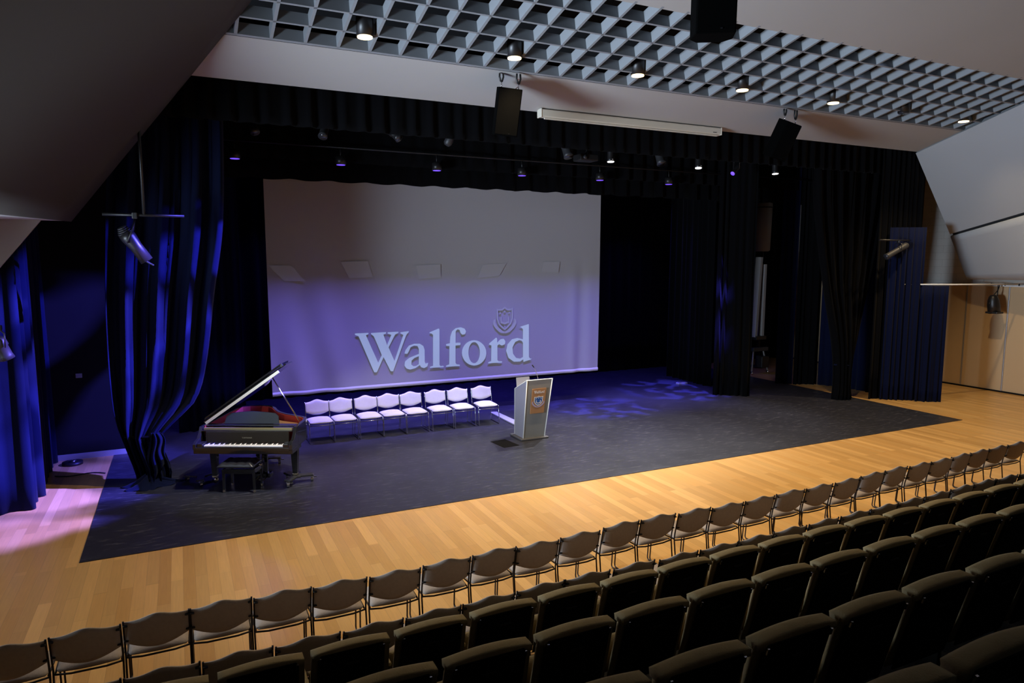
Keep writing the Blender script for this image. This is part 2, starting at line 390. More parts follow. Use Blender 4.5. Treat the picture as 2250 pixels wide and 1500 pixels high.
drape('stage_border', 'black pleated border in the middle of the stage behind the lantern bar', 'curtain', [(-3.4, 14.25), (19.9, 14.25)], 5.52, 7.25, 60, .05, M['velvet'], G_B, 6, 3)
drape('stage_border', 'black border just above the top edge of the projection screen', 'curtain', [(-3.4, 14.84), (19.9, 14.84)], 5.20, 7.25, 60, .04, M['velvet'], G_B, 6, 4, .015)
drape('backdrop', 'black backdrop curtain across the rear of the stage behind the screen', 'curtain', [(-3.4, 18.45), (20.0, 18.45)], .01, 7.2, 60, .06, M['velvet'], None, 8, 5)
drape('side_drape', 'bright blue lit drape at the far left edge of the photo', 'curtain', [(-3.5, 11.72), (-2.75, 11.58), (-2.12, 11.62), (-2.12, 12.4), (-2.16, 14.2)], .01, 4.9, 12, .085, M['navy'], None, 14, 6)
drape('leg_drape', 'dim navy drape hanging behind the piano, left of the screen', 'curtain', [(-.15, 15.6), (1.17, 15.6)], .01, 7.2, 6, .06, M['navy'], None, 8, 7)
drape('leg_drape', 'black leg drape with a thin blue lit edge, right of the screen', 'curtain', [(13.55, 16.9), (13.45, 14.95)], .01, 7.2, 8, .07, M['velvet'], None, 8, 8)
drape('leg_drape', 'black leg drape left of the lit storage gap at the right wing', 'curtain', [(12.72, 14.0), (13.42, 13.38)], .01, 7.2, 5, .07, M['velvet'], None, 8, 9)
drape('leg_drape', 'narrow navy drape on the right side of the storage gap', 'curtain', [(15.52, 14.5), (15.86, 14.2)], .01, 7.0, 2, .05, M['navy'], None, 8, 10)
drape('leg_drape', 'black drape between two navy strips in the right wing', 'curtain', [(15.88, 14.18), (16.48, 13.87)], .01, 7.0, 4, .05, M['velvet'], None, 8, 11)
drape('leg_drape', 'long navy drape behind the tied black drape in the right wing', 'curtain', [(16.5, 13.85), (16.76, 12.95), (16.78, 12.3)], .01, 7.0, 7, .06, M['navy'], None, 8, 12)
drape('leg_drape', 'tall black drape where the stage opening meets the right side panel', 'curtain', [(15.95, 11.80), (17.43, 11.64)], .01, 6.35, 9, .04, M['velvet'], None, 8, 13)
drape('leg_drape', 'wide navy drape reaching the wooden floor, second from the right', 'curtain', [(16.2, 11.66), (16.5, 11.42), (16.88, 11.15)], .01, 4.4, 7, .05, M['navy'], None, 10, 14)
drape('side_drape', 'short navy drape hung from the low rail beside the tan wall', 'curtain', [(16.78, 11.10), (17.27, 10.74)], .01, 2.95, 4, .05, M['navy'], None, 10, 15)
tag(MB().tube([(16.5, 11.5, 2.97), (17.35, 10.74, 2.98), (20.0, 10.5, 2.96)], .018).build('curtain_rail', M['rail'], smooth=True), 'thin white rail carrying the short navy drape at the right', 'rail')

def tied(name, label, prof, yc, m, folds, seed, ztop, amp=.07):
    """drape drawn together: prof = [(z, left x, right x)] from the top down"""
    rnd = random.Random(seed); ph = [rnd.uniform(0, 6.28) for _ in range(4)]
    def at(z):
        n = len(prof)
        for i in range(n-1):
            if prof[i][0] >= z >= prof[i+1][0]:
                z0, z1 = prof[i][0], prof[i+1][0]; k = (z0-z)/(z0-z1); res = []
                for c in (1, 2):
                    def slope(q):
                        a, b = prof[max(q-1, 0)], prof[min(q+1, n-1)]
                        return (b[c]-a[c])/(a[0]-b[0])*(z0-z1)
                    p0, p1, m0, m1 = prof[i][c], prof[i+1][c], slope(i), slope(i+1)
                    res.append((2*k**3-3*k*k+1)*p0+(k**3-2*k*k+k)*m0+(3*k*k-2*k**3)*p1+(k**3-k*k)*m1)
                return res
        return prof[-1][1], prof[-1][2]
    def fn(u, v):
        z = ztop*(1-v); l, r = at(z); wd = r-l
        uu = u+.02*math.sin(6*v+ph[0])*math.sin(PI*u)
        a = amp*(math.sin(2*PI*folds*uu+ph[1]+1.9*math.sin(5*u+.6*math.sin(3*v)))+.4*math.sin(2*PI*folds*2.3*uu+ph[2]+4*v)+.22*math.sin(2*PI*folds*4.7*uu+ph[3]-5*v))
        bulge = .16*math.sin(PI*u)*max(0, 1-abs(wd-.6))
        return (l+wd*uu, yc+a-bulge, z)
    t = thing(name, label, 'curtain', (0, 0, 0))
    o = MB().sheet(fn, int(folds*12), 46).build('drape_cloth', m, t, smooth=True, solid=.008)
    return t
t = tied('tied_drape', 'blue lit drape drawn together and tied beside the piano', [(7.2, -.85, .78), (5.4, -.87, .76), (4.1, -.96, .69), (3.0, -1.03, .51), (1.9, -1.05, .34), (1.3, -1.03, .15), (.95, -.98, -.2), (.76, -.93, -.38), (.5, -.86, -.34), (.2, -.78, -.26), (0, -.76, -.28)], 12.3, M['navy'], 4.5, 21, 7.2, .09)
rnd = random.Random(5)
def puddle(u, v):
    a = 2*PI*u; r = (.05+.36*v)*(1+.18*math.sin(3*a+1)+.1*math.sin(7*a))
    return (-.58+r*math.cos(a)*1.0, 12.08+r*math.sin(a)*.55, .012+(.13*(1-v)**1.5)*(1+.5*math.sin(5*a))+.012*math.sin(9*a))
MB().sheet(puddle, 40, 8).build('cloth_puddle', M['navy'], t, smooth=True, solid=.006)
def tail(u, v):
    wd = .13+.20*v**.7+.03*math.sin(6*v); x = -.47+(u-.42)*wd; f = math.sin(2*PI*3.2*u+1.5*v)
    return (x+.02*math.sin(9*v), 12.12-.05*f*(.5+v)-.10*math.sin(PI*u), .86-(.66+.12*math.sin(5*u+1))*v)
MB().sheet(tail, 40, 16).build('cloth_tail', M['navy'], t, smooth=True, solid=.006)
MB().tube([(-.93, 12.3, .80), (-.7, 12.12, .79), (-.5, 12.08, .80), (-.36, 12.2, .80)], .02).build('tie', M['velvet'], t, smooth=True)
t = tied('tied_drape', 'black drape drawn together near the front right corner of the mat', [(7.2, 13.9, 16.7), (5.0, 14.1, 16.5), (3.0, 14.55, 16.15), (1.6, 14.95, 15.8), (.9, 15.08, 15.62), (.4, 15.1, 15.6), (0, 15.06, 15.66)], 12.15, M['velvet'], 7, 22, 7.2)
MB().tube([(15.05, 12.15, .92), (15.35, 11.95, .90), (15.66, 12.15, .92)], .02).build('tie', M['navy'], t, smooth=True)

# ------------------------------------------------------------------ projection screen with the projected word
SX0, SX1, SZ0, SZ1, SY = 1.64, 9.72, .76, 5.26, 14.98
def scr(u, v):
    x = SX0+(SX1-SX0)*u; z = SZ0+(SZ1-SZ0)*v
    fade = max(0, 1-v/.62)**.7
    l = math.exp(-((u-.10)/.10)**2); r = math.exp(-((u-.93)/.045)**2)
    y = SY+.05*fade*(l*math.sin(58*u+2.5*math.sin(3*v))+.8*r*math.sin(88*u+1))
    if v > .995: z += .012*math.sin(95*u)
    x += .02*(1-v)**4*(1 if u > .9 else -.6 if u < .1 else 0)*-1
    return (x, y, z)
s = MB().sheet(scr, 220, 30).build('projection_screen', M['screen'], smooth=True)
tag(s, 'large pale projection screen hanging behind the row of chairs', 'screen')
MB().sheet(lambda u, v: (scr(u, 0)[0], scr(u, 0)[1]-.014-.014*math.sin(PI*v), SZ0-.03+.085*v), 160, 4).build('hem', M['hem'], s, smooth=True)
MB().tube([(SX0-.1, SY, SZ1+.02), (SX1+.1, SY, SZ1+.02)], .03, 8).build('batten', M['lampblack'], s, smooth=True)
for x in (2.2, 5.7, 9.2): MB().tube([(x, SY, SZ1), (x, SY, 7.28)], .008, 6).build('suspension_line', M['lampblack'], s)
def flat_poly(name, polys, m, parent, f, depth=.004):
    """filled outline with holes -> thin mesh; f maps (x, z) to a 3-D point"""
    cu = bpy.data.curves.new(name, 'CURVE'); cu.dimensions = '2D'; cu.fill_mode = 'BOTH'; cu.extrude = depth/2
    for P in polys:
        sp = cu.splines.new('POLY'); sp.points.add(len(P)-1); sp.use_cyclic_u = True
        for k, (x, z) in enumerate(P): sp.points[k].co = (x, z, 0, 1)
    tmp = bpy.data.objects.new('tmp', cu); COL.objects.link(tmp)
    dg = bpy.context.evaluated_depsgraph_get(); me = bpy.data.meshes.new_from_object(tmp.evaluated_get(dg))
    bpy.data.objects.remove(tmp); bpy.data.curves.remove(cu)
    for v in me.vertices: v.co = f(v.co.x, v.co.y, v.co.z)
    me.materials.clear(); me.materials.append(m)
    o = bpy.data.objects.new(name, me); COL.objects.link(o)
    if parent is not None: o.parent = parent
    return o
WORD = [["W",[[[3.407,1.984],[3.708,1.984],[3.703,1.956],[3.648,1.934],[3.911,1.305],[3.996,1.473],[3.825,1.905],[3.763,1.954],[3.763,1.977],[4.103,1.984],[4.099,1.954],[4.042,1.929],[4.121,1.686],[4.223,1.916],[4.139,1.952],[4.14,1.978],[4.388,1.981],[4.384,1.953],[4.309,1.92],[4.153,1.636],[4.283,1.321],[4.5,1.903],[4.433,1.939],[4.433,1.963],[4.628,1.982],[4.623,1.954],[4.568,1.9],[4.248,1.091],[4.19,1.095],[4.035,1.427],[3.874,1.093],[3.814,1.097],[3.487,1.922],[3.41,1.955]]]],["a",[[[4.519,1.478],[4.545,1.558],[4.63,1.654],[4.756,1.688],[4.883,1.682],[4.967,1.626],[4.997,1.532],[4.993,1.265],[5.014,1.212],[5.078,1.229],[5.056,1.148],[4.98,1.111],[4.906,1.137],[4.875,1.191],[4.768,1.126],[4.642,1.1],[4.559,1.13],[4.514,1.204],[4.53,1.295],[4.625,1.37],[4.858,1.448],[4.86,1.56],[4.829,1.633],[4.745,1.648],[4.661,1.612],[4.628,1.533],[4.585,1.464]],[[4.857,1.397],[4.854,1.213],[4.79,1.176],[4.727,1.17],[4.675,1.214],[4.683,1.306],[4.751,1.362]]]],["l",[[[5.12,1.931],[5.347,2.012],[5.362,1.986],[5.352,1.159],[5.38,1.132],[5.456,1.131],[5.452,1.104],[5.119,1.108],[5.12,1.133],[5.195,1.149],[5.205,1.87],[5.173,1.902],[5.12,1.915]]]],["f",[[[5.517,1.638],[5.616,1.653],[5.628,1.809],[5.673,1.931],[5.762,2.0],[5.884,2.016],[5.985,1.984],[6.022,1.915],[5.995,1.85],[5.928,1.84],[5.883,1.88],[5.862,1.954],[5.806,1.977],[5.762,1.927],[5.755,1.656],[5.881,1.654],[5.872,1.598],[5.754,1.594],[5.75,1.185],[5.777,1.147],[5.859,1.136],[5.854,1.104],[5.515,1.106],[5.515,1.133],[5.593,1.16],[5.604,1.591],[5.527,1.596]]]],["o",[[[6.539,1.374],[6.531,1.307],[6.507,1.244],[6.469,1.189],[6.419,1.144],[6.359,1.111],[6.292,1.093],[6.223,1.09],[6.153,1.103],[6.088,1.129],[6.029,1.169],[5.981,1.22],[5.945,1.279],[5.922,1.344],[5.915,1.41],[5.923,1.477],[5.947,1.538],[5.984,1.593],[6.033,1.638],[6.092,1.67],[6.157,1.689],[6.226,1.693],[6.296,1.682],[6.362,1.656],[6.421,1.617],[6.471,1.567],[6.508,1.507],[6.531,1.442]],[[6.373,1.39],[6.369,1.333],[6.358,1.28],[6.34,1.232],[6.316,1.193],[6.288,1.165],[6.256,1.148],[6.223,1.144],[6.19,1.152],[6.159,1.173],[6.131,1.205],[6.108,1.247],[6.091,1.296],[6.08,1.351],[6.077,1.407],[6.081,1.464],[6.092,1.517],[6.11,1.564],[6.134,1.602],[6.162,1.631],[6.193,1.648],[6.226,1.653],[6.259,1.645],[6.29,1.624],[6.318,1.593],[6.341,1.551],[6.359,1.502],[6.37,1.447]]]],["r",[[[6.609,1.59],[6.796,1.727],[6.824,1.712],[6.824,1.601],[6.914,1.682],[6.996,1.689],[7.044,1.632],[7.032,1.557],[6.949,1.529],[6.878,1.565],[6.831,1.536],[6.831,1.18],[6.866,1.149],[6.956,1.143],[6.949,1.114],[6.585,1.12],[6.589,1.145],[6.666,1.168],[6.674,1.544],[6.614,1.573]]]],["d",[[[7.434,1.961],[7.681,2.02],[7.685,1.203],[7.722,1.161],[7.767,1.162],[7.735,1.138],[7.534,1.091],[7.528,1.157],[7.441,1.108],[7.271,1.114],[7.127,1.215],[7.063,1.393],[7.103,1.553],[7.223,1.667],[7.367,1.692],[7.519,1.652],[7.519,1.903],[7.487,1.937]],[[7.52,1.564],[7.521,1.213],[7.441,1.178],[7.332,1.203],[7.247,1.317],[7.235,1.47],[7.307,1.597],[7.415,1.64],[7.488,1.621]]]]]
for ch, polys in WORD:
    flat_poly('projected_letter', polys, M['word'], s, lambda x, z, d: (x, 14.964+d, z))
def star(cx, cz_, r, n=5):
    return [(cx+(r if k % 2 == 0 else r*.42)*math.sin(PI*k/n), cz_+(r if k % 2 == 0 else r*.42)*math.cos(PI*k/n)) for k in range(2*n)]
def crest_polys(w_, h_):
    """shield, three stars, open book, diamond, and a ribbon in two halves; centred, w_ x h_"""
    sh = [(-.36, .42), (-.30, .40), (-.12, .40), (0, .48), (.12, .40), (.30, .40), (.36, .44), (.36, .05), (.28, -.16), (.12, -.30), (0, -.38), (-.12, -.30), (-.28, -.16), (-.36, .05)]
    inn = [(x*.84, z*.84+.01) for x, z in sh]
    book = [(-.19, .10), (-.19, -.12), (0, -.16), (.19, -.12), (.19, .10), (.14, .10), (.14, -.06), (0, -.10), (-.14, -.06), (-.14, .10)]
    rib_l = [(-.50, .0), (-.40, .04), (-.42, -.10), (-.30, -.25), (-.10, -.40), (.02, -.42), (-.02, -.50), (-.22, -.46), (-.42, -.30), (-.52, -.14)]
    rib_r = [(-x, z) for x, z in rib_l][::-1]
    stars = [star(-.20, .25, .055), star(0, .30, .055), star(.20, .25, .055), star(0, -.25, .05)]
    S = lambda P: [(x*w_, z*h_) for x, z in P]
    return dict(border=[S(sh), S(inn)], field=[S(inn)], book=[S(book)], ribbon=[[S(rib_l)], [S(rib_r)]], stars=[[S(p)] for p in stars])
cp = crest_polys(.60, .66); fc = lambda x, z, d: (7.03+x, 14.964+d, 2.15+z)
for P in ([(1.66, 3.47), (2.12, 3.47), (2.39, 3.14), (1.97, 3.14)], [(3.14, 3.54), (3.73, 3.56), (3.84, 3.21), (3.32, 3.19)], [(4.82, 3.46), (5.41, 3.48), (5.41, 3.2), (4.89, 3.15)], [(6.46, 3.47), (7.07, 3.5), (6.89, 3.21), (6.32, 3.16)], [(8.08, 3.54), (8.54, 3.54), (8.5, 3.28), (8.02, 3.28)]):
    flat_poly('projected_patch', [P], M['faint'], s, lambda x, z, d: (x, 14.964+d, z), .002)
cr = flat_poly('projected_crest', cp['border'], M['ghost'], s, fc)
for q in [cp['book']]+cp['ribbon']+cp['stars']:
    flat_poly('crest_detail', q, M['ghost'], cr, fc)

# ------------------------------------------------------------------ stacking chairs with sled legs
def chair(name, label, fab, steel, clips, group):
    t = thing(name, label, 'chair', (0, 0, 0), 0, group)
    def prof(u): return math.exp(-((u-.5)/.24)**2)
    def bf(u, v, off):
        x = (u-.5)*.458; zb = .55-.065*math.sin(PI*u); zt = .742+.048*prof(u); z = zb+(zt-zb)*v
        e = min(1, 8*min(u, 1-u, v*.8, (1-v)*.8)+.15)
        return (x, -.212-.20*(z-.46)-.030*math.sin(PI*u)+off*(.3+.7*e), z)
    MB().pad(lambda u, v: bf(u, v, .020), lambda u, v: bf(u, v, -.014), 16, 8).build('backrest', fab, t, smooth=True)
    def sf(u, v, top):
        x = (u-.5)*(.44-.03*(v < .05)); y = -.20+.42*v
        e = min(1, 7*min(u, 1-u, v, 1-v)+.05)
        z = .425+(.018+.034*e+.012*math.cos(2*PI*(u-.5)) if top else -.006*e)-.028*max(0, v-.8)*5*.4-.012*math.sin(PI*u)
        if v > .9: y -= .045*(abs(u-.5)*2)**4
        return (x, y, z)
    MB().pad(lambda u, v: sf(u, v, 1), lambda u, v: sf(u, v, 0), 14, 12).build('seat', fab, t, smooth=True)
    for sx in (-1, 1):
        x = .236*sx
        pts = [(x, -.272, .752), (x, -.260, .70), (x, -.215, .50), (x, -.205, .43), (x, -.235, .20), (x, -.262, .035), (x, -.255, .014), (x, -.235, .010), (x, 0, .010), (x, .195, .010), (x, .215, .016), (x, .222, .035), (x, .205, .25), (x, .185, .395), (x, .165, .41), (x*.95, -.19, .42)]
        MB().tube(pts, .008, 7).build('sled_leg', steel, t, smooth=True)
    MB().tube([(-.236, .20, .36), (.236, .20, .36)], .008, 6).build('front_bar', steel, t, smooth=True)
    MB().tube([(-.236, -.207, .415), (-.12, -.21, .40), (.12, -.21, .40), (.236, -.207, .415)], .008, 6).build('rear_bar', steel, t, smooth=True)
    if clips:
        for sx in (-1, 1):
            for z in (.715, .575):
                MB().box((.222*sx, -.215-.24*(z-.46)-.004, z), (.032, .03, .014), bev=.004, seg=1).build('bracket', M['blackplastic'], t)
    return t
F1 = [(-1.53, 5.92), (-1.03, 5.92), (-.54, 5.95), (-.06, 5.97), (.43, 5.94), (.91, 5.90), (1.40, 5.89), (1.92, 5.86), (2.42, 5.92), (2.90, 5.89), (3.37, 5.86), (3.93, 5.94), (4.44, 5.95), (4.94, 5.94), (5.42, 5.90), (5.89, 5.88), (6.43, 5.91), (6.95, 5.91), (7.42, 5.90), (7.99, 5.93), (8.50, 5.97), (9.01, 5.98), (9.49, 5.94), (9.99, 5.98), (10.45, 6.0), (10.94, 6.01), (11.44, 6.02)]
F2 = [(-.99, 5.12), (-.49, 5.12), (.01, 5.10), (.49, 5.08), (.99, 5.06), (1.49, 5.06), (1.97, 5.04), (2.49, 5.07), (2.97, 5.07), (3.47, 5.07), (3.97, 5.05), (4.50, 5.04), (5.0, 5.04), (5.5, 5.05), (5.99, 5.06), (6.51, 5.06), (7.03, 5.07), (7.52, 5.08), (7.99, 5.07), (8.54, 5.09), (9.05, 5.12), (9.5, 5.11), (9.99, 5.09)]
G1, G2 = 'front row of taupe chairs on the wooden floor', 'second row of taupe chairs below the fixed seats'
first = None; rnd = random.Random(3)
def nextx(L, i): return L[i+1][0] if i+1 < len(L) else L[i][0]+.5
for row, G, txt in ((F1, G1, 'taupe fabric chair in the front row on the wooden floor, %s from the left'), (F2, G2, 'taupe fabric chair in the second row, partly hidden, %s from the left')):
    for i, (x, y) in enumerate(row):
        cx = (x+nextx(row, i))/2; yy = (y+(row[i+1][1] if i+1 < len(row) else y))/2+.275
        if first is None:
            first = chair('stacking_chair', '', M['taupe'], M['backlit_steel'], True, G)
            first.location = (cx, yy, 0); first.rotation_euler = (0, 0, 0); first['label'] = txt % ORD[i]
        else:
            dup(first, (cx, yy, 0), math.radians(rnd.uniform(-1.6, 1.6)), txt % ORD[i], G)
sc_ = chair('stacking_chair', 'chrome chair on stage, fabric paled to look lit, nearest the piano', M['pale'], M['chrome'], False, 'eight chairs paled to look lit, in a row on the stage')
SX = [2.14, 2.61, 3.12, 3.60, 4.09, 4.64, 5.15, 5.71]
for i, x in enumerate(SX):
    c = (x+.236, 13.67, .008)
    if i == 0: sc_.location = c; sc_.rotation_euler = (0, 0, PI)
    else:
        dup(sc_, c, PI+math.radians(rnd.uniform(-2, 2)), 'chrome chair on stage, fabric paled to look lit, nearest the lectern' if i == 7 else 'chrome chair on stage, fabric paled to look lit, %s counting from the piano' % ORD[i])

# ------------------------------------------------------------------ fixed tip-up seats
def seat(label, group):
    t = thing('theatre_seat', label, 'seat', (0, 0, 0), 0, group)       # origin: tier floor under the rear face of the back
    # cushion of the back: leans away from the stage, top slightly arched
    def bk(u, v, off):
        wd = .525-.02*v; x = (u-.5)*wd; zt = .83+.022*math.sin(PI*u); z = .36+(zt-.36)*v
        e = min(1, 7*min(u, 1-u)+.2); e2 = min(1, 9*(1-v)+.25)
        return (x, .14-.125*v+off*e*e2, z)
    MB().pad(lambda u, v: bk(u, v, .03+.075*v), lambda u, v: bk(u, v, -.005), 12, 10).build('back_cushion', M['seatfab'], t, smooth=True)
    sh = lambda d: (lambda x, z: (x, .14-.125*(z-.36)/.47-.012-d, z))
    MB().prism([(-.222, .34), (.222, .34), (.216, .80), (.200, .828), (-.200, .828), (-.216, .80)], sh(0), sh(.014)).build('back_shell', M['seatback'], t, bevel=.004)
    # roll of cloth over the top of the shell
    MB().pad(lambda u, v: ((u-.5)*.50, -.004+.088*v, .836+.018*math.sin(PI*u)+.008*math.sin(PI*v)*min(1, 8*min(u, 1-u)+.2)), lambda u, v: ((u-.5)*.50, -.002+.08*v, .80), 12, 5).build('top_roll', M['seatfab'], t, smooth=True)
    def st(u, v, off):
        x = (u-.5)*.47; e = min(1, 6*min(u, 1-u, v, 1-v)+.2)
        return (x, .24+.05*v+off*e, .36+.20*v)
    MB().pad(lambda u, v: st(u, v, .06), lambda u, v: st(u, v, -.05), 10, 8).build('seat_cushion', M['seatfab'], t, smooth=True)
    for sx in (-1,):
        MB().box((.275*sx, .24, .28), (.035, .14, .56), bev=.008).build('standard', M['seatback'], t)
        MB().box((.275*sx, .25, .56), (.046, .22, .03), bev=.012).build('armrest', M['seatfab'], t)
    for sx in (-1, 1):
        MB().box((.205*sx, -.010, .80), (.012, .008, .035), rot=RX(.26)).build('shell_screw', M['chrome'], t)
    MB().box((.0, .0, .73), (.09, .004, .016), rot=RX(.26)).build('number_plate', M['lampgrey'], t)
    return t
rows = [('A', .12, 4.22, .27, range(-2, 17), 'lowest fixed row'), ('B', 1.19, 3.18, .65, range(-1, 12), 'second fixed row up'),
        ('C', 1.76, 2.15, 1.03, range(-1, 8), 'third fixed row up'), ('D', 2.31, 1.27, 1.41, range(-1, 2), 'highest fixed row in the lower right corner')]
first = None
for nm, x0, y, z, rg, txt in rows:
    for n, k in enumerate(rg):
        x = x0+.55*k+.22; lab = 'dark tip-up seat, %s, %s from the left' % (txt, ORD[n])
        if first is None: first = seat(lab, 'tip-up seats, '+txt); first.location = (x, y, z)
        else:
            dup(first, (x, y, z), 0, lab, 'tip-up seats, '+txt)

# ------------------------------------------------------------------ grand piano
PA = math.radians(-26.29)
def ploc(x, y, z=0): return (.095+x*math.cos(PA)-y*math.sin(PA), 11.41+x*math.sin(PA)+y*math.cos(PA), z)
piano = thing('grand_piano', 'glossy black grand piano with raised lid on the left of the stage', 'piano', ploc(0, 0, .008), PA)
out = [(-.03, .30), (-.03, 1.62), (.02, 1.76), (.16, 1.84), (.36, 1.85), (.54, 1.80), (.66, 1.68), (.76, 1.50), (.88, 1.32), (1.04, 1.18), (1.24, 1.06), (1.40, .96), (1.48, .84), (1.50, .70), (1.50, .30)]
def inset(P, d):
    r = []
    for i, p in enumerate(P):
        a = Vector(P[max(i-1, 0)]); b = Vector(P[min(i+1, len(P)-1)]); t_ = (b-a).normalized(); r.append((p[0]+t_.y*d, p[1]-t_.x*d))
    return r
inn = inset(out, .055)
def wall_band(P, Q, z0, z1):
    b = MB(); n = len(P)
    V = [[b.bm.verts.new((*p, z)) for z in (z0, z1)] for p in P]; W_ = [[b.bm.verts.new((*p, z)) for z in (z0, z1)] for p in Q]
    F = b.bm.faces.new
    for i in range(n-1):
        F((V[i][0], V[i+1][0], V[i+1][1], V[i][1])); F((W_[i][0], W_[i][1], W_[i+1][1], W_[i+1][0]))
        F((V[i][1], V[i+1][1], W_[i+1][1], W_[i][1])); F((V[i][0], W_[i][0], W_[i+1][0], V[i+1][0]))
    for i in (0, n-1): F((V[i][0], V[i][1], W_[i][1], W_[i][0]))
    return b
rim = wall_band(out, inn, .66, .985).build('rim', M['gloss'], piano, bevel=.004)
inn2 = inset(inn, .008)
wall_band(inn, inn2, .80, .975).build('inner_rim', M['felt'], piano)
MB().prism([p for p in inn], lambda x, y: (x, y, .67), lambda x, y: (x, y, .72)).build('soundboard', M['felt'], piano)
MB().prism([(.05, .50), (.05, 1.55), (.30, 1.72), (.50, 1.66), (.66, 1.42), (.80, 1.20), (1.0, 1.05), (1.28, .92), (1.41, .80), (1.41, .50)], lambda x, y: (x, y, .86), lambda x, y: (x, y, .885)).build('iron_plate', M['gold'], piano, bevel=.004)
b = MB()
for k in range(46):
    x = .10+k*.027; y1 = 1.5-.9*max(0, (x-.25)/1.1)
    b.tube([(x, .52, .905), (x+.02, y1, .905)], .0022, 4)
b.build('strings', M['brass'], piano)
b = MB()
for k in range(5):
    x = .2+k*.24; b.box((x, .95-.12*k, .90), (.03, .8-.12*k, .03), bev=.006)
b.build('plate_braces', M['gold'], piano)
MB().box((.735, .22, .645), (1.53, .44, .07), bev=.006).build('keybed', M['gloss'], piano)
MB().box((.735, -.008, .69), (1.44, .022, .05), bev=.004).build('key_slip', M['gloss'], piano)
for sx in (0, 1):
    x = .045 if sx == 0 else 1.425
    pl = [(-.02, .68), (.30, .68), (.30, .985), (.24, .985), (.19, .90), (.12, .82), (.03, .80), (-.02, .765)]
    a0, a1 = (-.03, .022) if sx == 0 else (1.448, 1.50)
    MB().prism(pl, lambda y, z: (a0, y, z), lambda y, z: (a1, y, z)).build('arm', M['gloss'], piano, bevel=.006)
    MB().box((x+(.028 if sx == 0 else -.03), .08, .735), (.085, .17, .07), bev=.008).build('cheek_block', M['gloss'], piano)
wk = wm = None
for k in range(52):
    x = .135+.01175+k*.0235
    if wk is None: wk = MB().box((0, .075, .732), (.0222, .15, .022), bev=.002, seg=1).build('white_key', M['white_key'], piano); o = wk
    else: o = wk.copy(); COL.objects.link(o)
    o.location = (x, 0, 0)
bk_ = None
for k in range(51):
    if (k % 7) in (1, 4): continue
    if bk_ is None: bk_ = MB().box((0, .105, .748), (.011, .092, .022), bev=.003, seg=1).build('black_key', M['black_key'], piano); o = bk_
    else: o = bk_.copy(); COL.objects.link(o)
    o.location = (.135+(k+1)*.0235, 0, 0)
fb = MB().box((.745, .175, .835), (1.30, .018, .17), rot=RX(-.12), bev=.006).build('fallboard', M['bronze'], piano)
def text(body, size, m, parent, loc, rot, name='lettering', ext=.001, sx=1):
    cu = bpy.data.curves.new('t', 'FONT'); cu.body = body; cu.size = size; cu.extrude = ext; cu.align_x = 'CENTER'
    tmp = bpy.data.objects.new('tmp', cu); COL.objects.link(tmp)
    me = bpy.data.meshes.new_from_object(tmp.evaluated_get(bpy.context.evaluated_depsgraph_get()))
    bpy.data.objects.remove(tmp); me.materials.clear(); me.materials.append(m)
    o = bpy.data.objects.new(name, me); COL.objects.link(o); o.parent = parent; o.location = loc; o.rotation_euler = rot; o.scale = (sx, 1, 1)
    return o
text('YAMAHA', .034, M['brass'], fb, (.745, .158, .815), (PI/2-.12, 0, 0), sx=1.15)
MB().box((.735, .335, .925), (1.42, .29, .02), bev=.004).build('front_shelf', M['gloss'], piano)
MB().box((.735, .245, .950), (1.38, .03, .028)).build('shelf_rail', M['olivegold'], piano)
MB().box((.735, .40, .972), (1.40, .14, .016), bev=.003).build('music_shelf', M['gloss'], piano)
MB().prism([(.28, .985), (1.16, .985), (1.14, 1.10), (1.08, 1.145), (.95, 1.16), (.72, 1.175), (.50, 1.16), (.38, 1.145), (.31, 1.10)], lambda x, z: (x, .43+.32*(z-.985), z), lambda x, z: (x, .446+.32*(z-.985), z)).build('music_desk', M['graylac'], piano, bevel=.003)
# lid, hinged along the left side
LA = math.radians(35)
def lidp(s_, y, h): return (-.035+s_*math.cos(LA)-h*math.sin(LA), y, 1.0+s_*math.sin(LA)+h*math.cos(LA))
lo = [(0, .42)]+[(p[0]+.035, p[1]) for p in out[1:-1]]+[(1.56, .42)]
lo = [(x*1.05 if x > .3 else x, y+.012) for x, y in lo]
MB().prism(lo, lambda x, y: lidp(x, y, 0), lambda x, y: lidp(x, y, .022)).build('lid', M['gloss'], piano, bevel=.003)
MB().prism([(0, .41), (1.52, .41), (1.52, .80), (0, .80)], lambda x, y: lidp(x+.03, y, .032), lambda x, y: lidp(x+.06, y, .060)).build('lid_flap', M['gloss'], piano, bevel=.003)
e_ = MB().prism([(.02, -.004), (1.48, -.004), (1.48, .020), (.02, .020)], lambda x, h: lidp(x, .424, h*1.8-.036), lambda x, h: lidp(x, .404, h*1.8-.036)).build('lid_glint_strip', M['lid_glint'], piano)  # cream strip paints the reflection on the glossy lid edge
e_['label'] = 'painted reflection along the front edge of the raised lid'
MB().box(lidp(1.57, .43, .03), (.05, .03, .05), rot=RY(-LA), bev=.006).build('lid_clasp', M['blackplastic'], piano)
MB().tube([(1.43, .60, .985), lidp(1.27, .60, 0)], .011, 8).build('lid_prop', M['chrome'], piano, smooth=True)
for nm, x, y in (('leg', .13, .36), ('leg', 1.37, .50), ('leg', .50, 1.50)):
    b = MB(); zt, zb = .66, .16
    b.prism([(-.062, zt), (.062, zt), (.036, zb), (-.036, zb)], lambda a, z: (x+a, y-.055+(.66-z)*.03, z), lambda a, z: (x+a, y+.055-(.66-z)*.03, z))
    lg = b.build(nm, M['gloss'], piano, bevel=.006)
    MB().box((x, y, .145), (.078, .078, .03), bev=.004).build('ferrule', M['brass'], lg)
    if x < .2: MB().tube([(x, y-.02, .08), (x, y+.02, .08)], .045, 14).build('caster', M['brass'], lg, smooth=True)
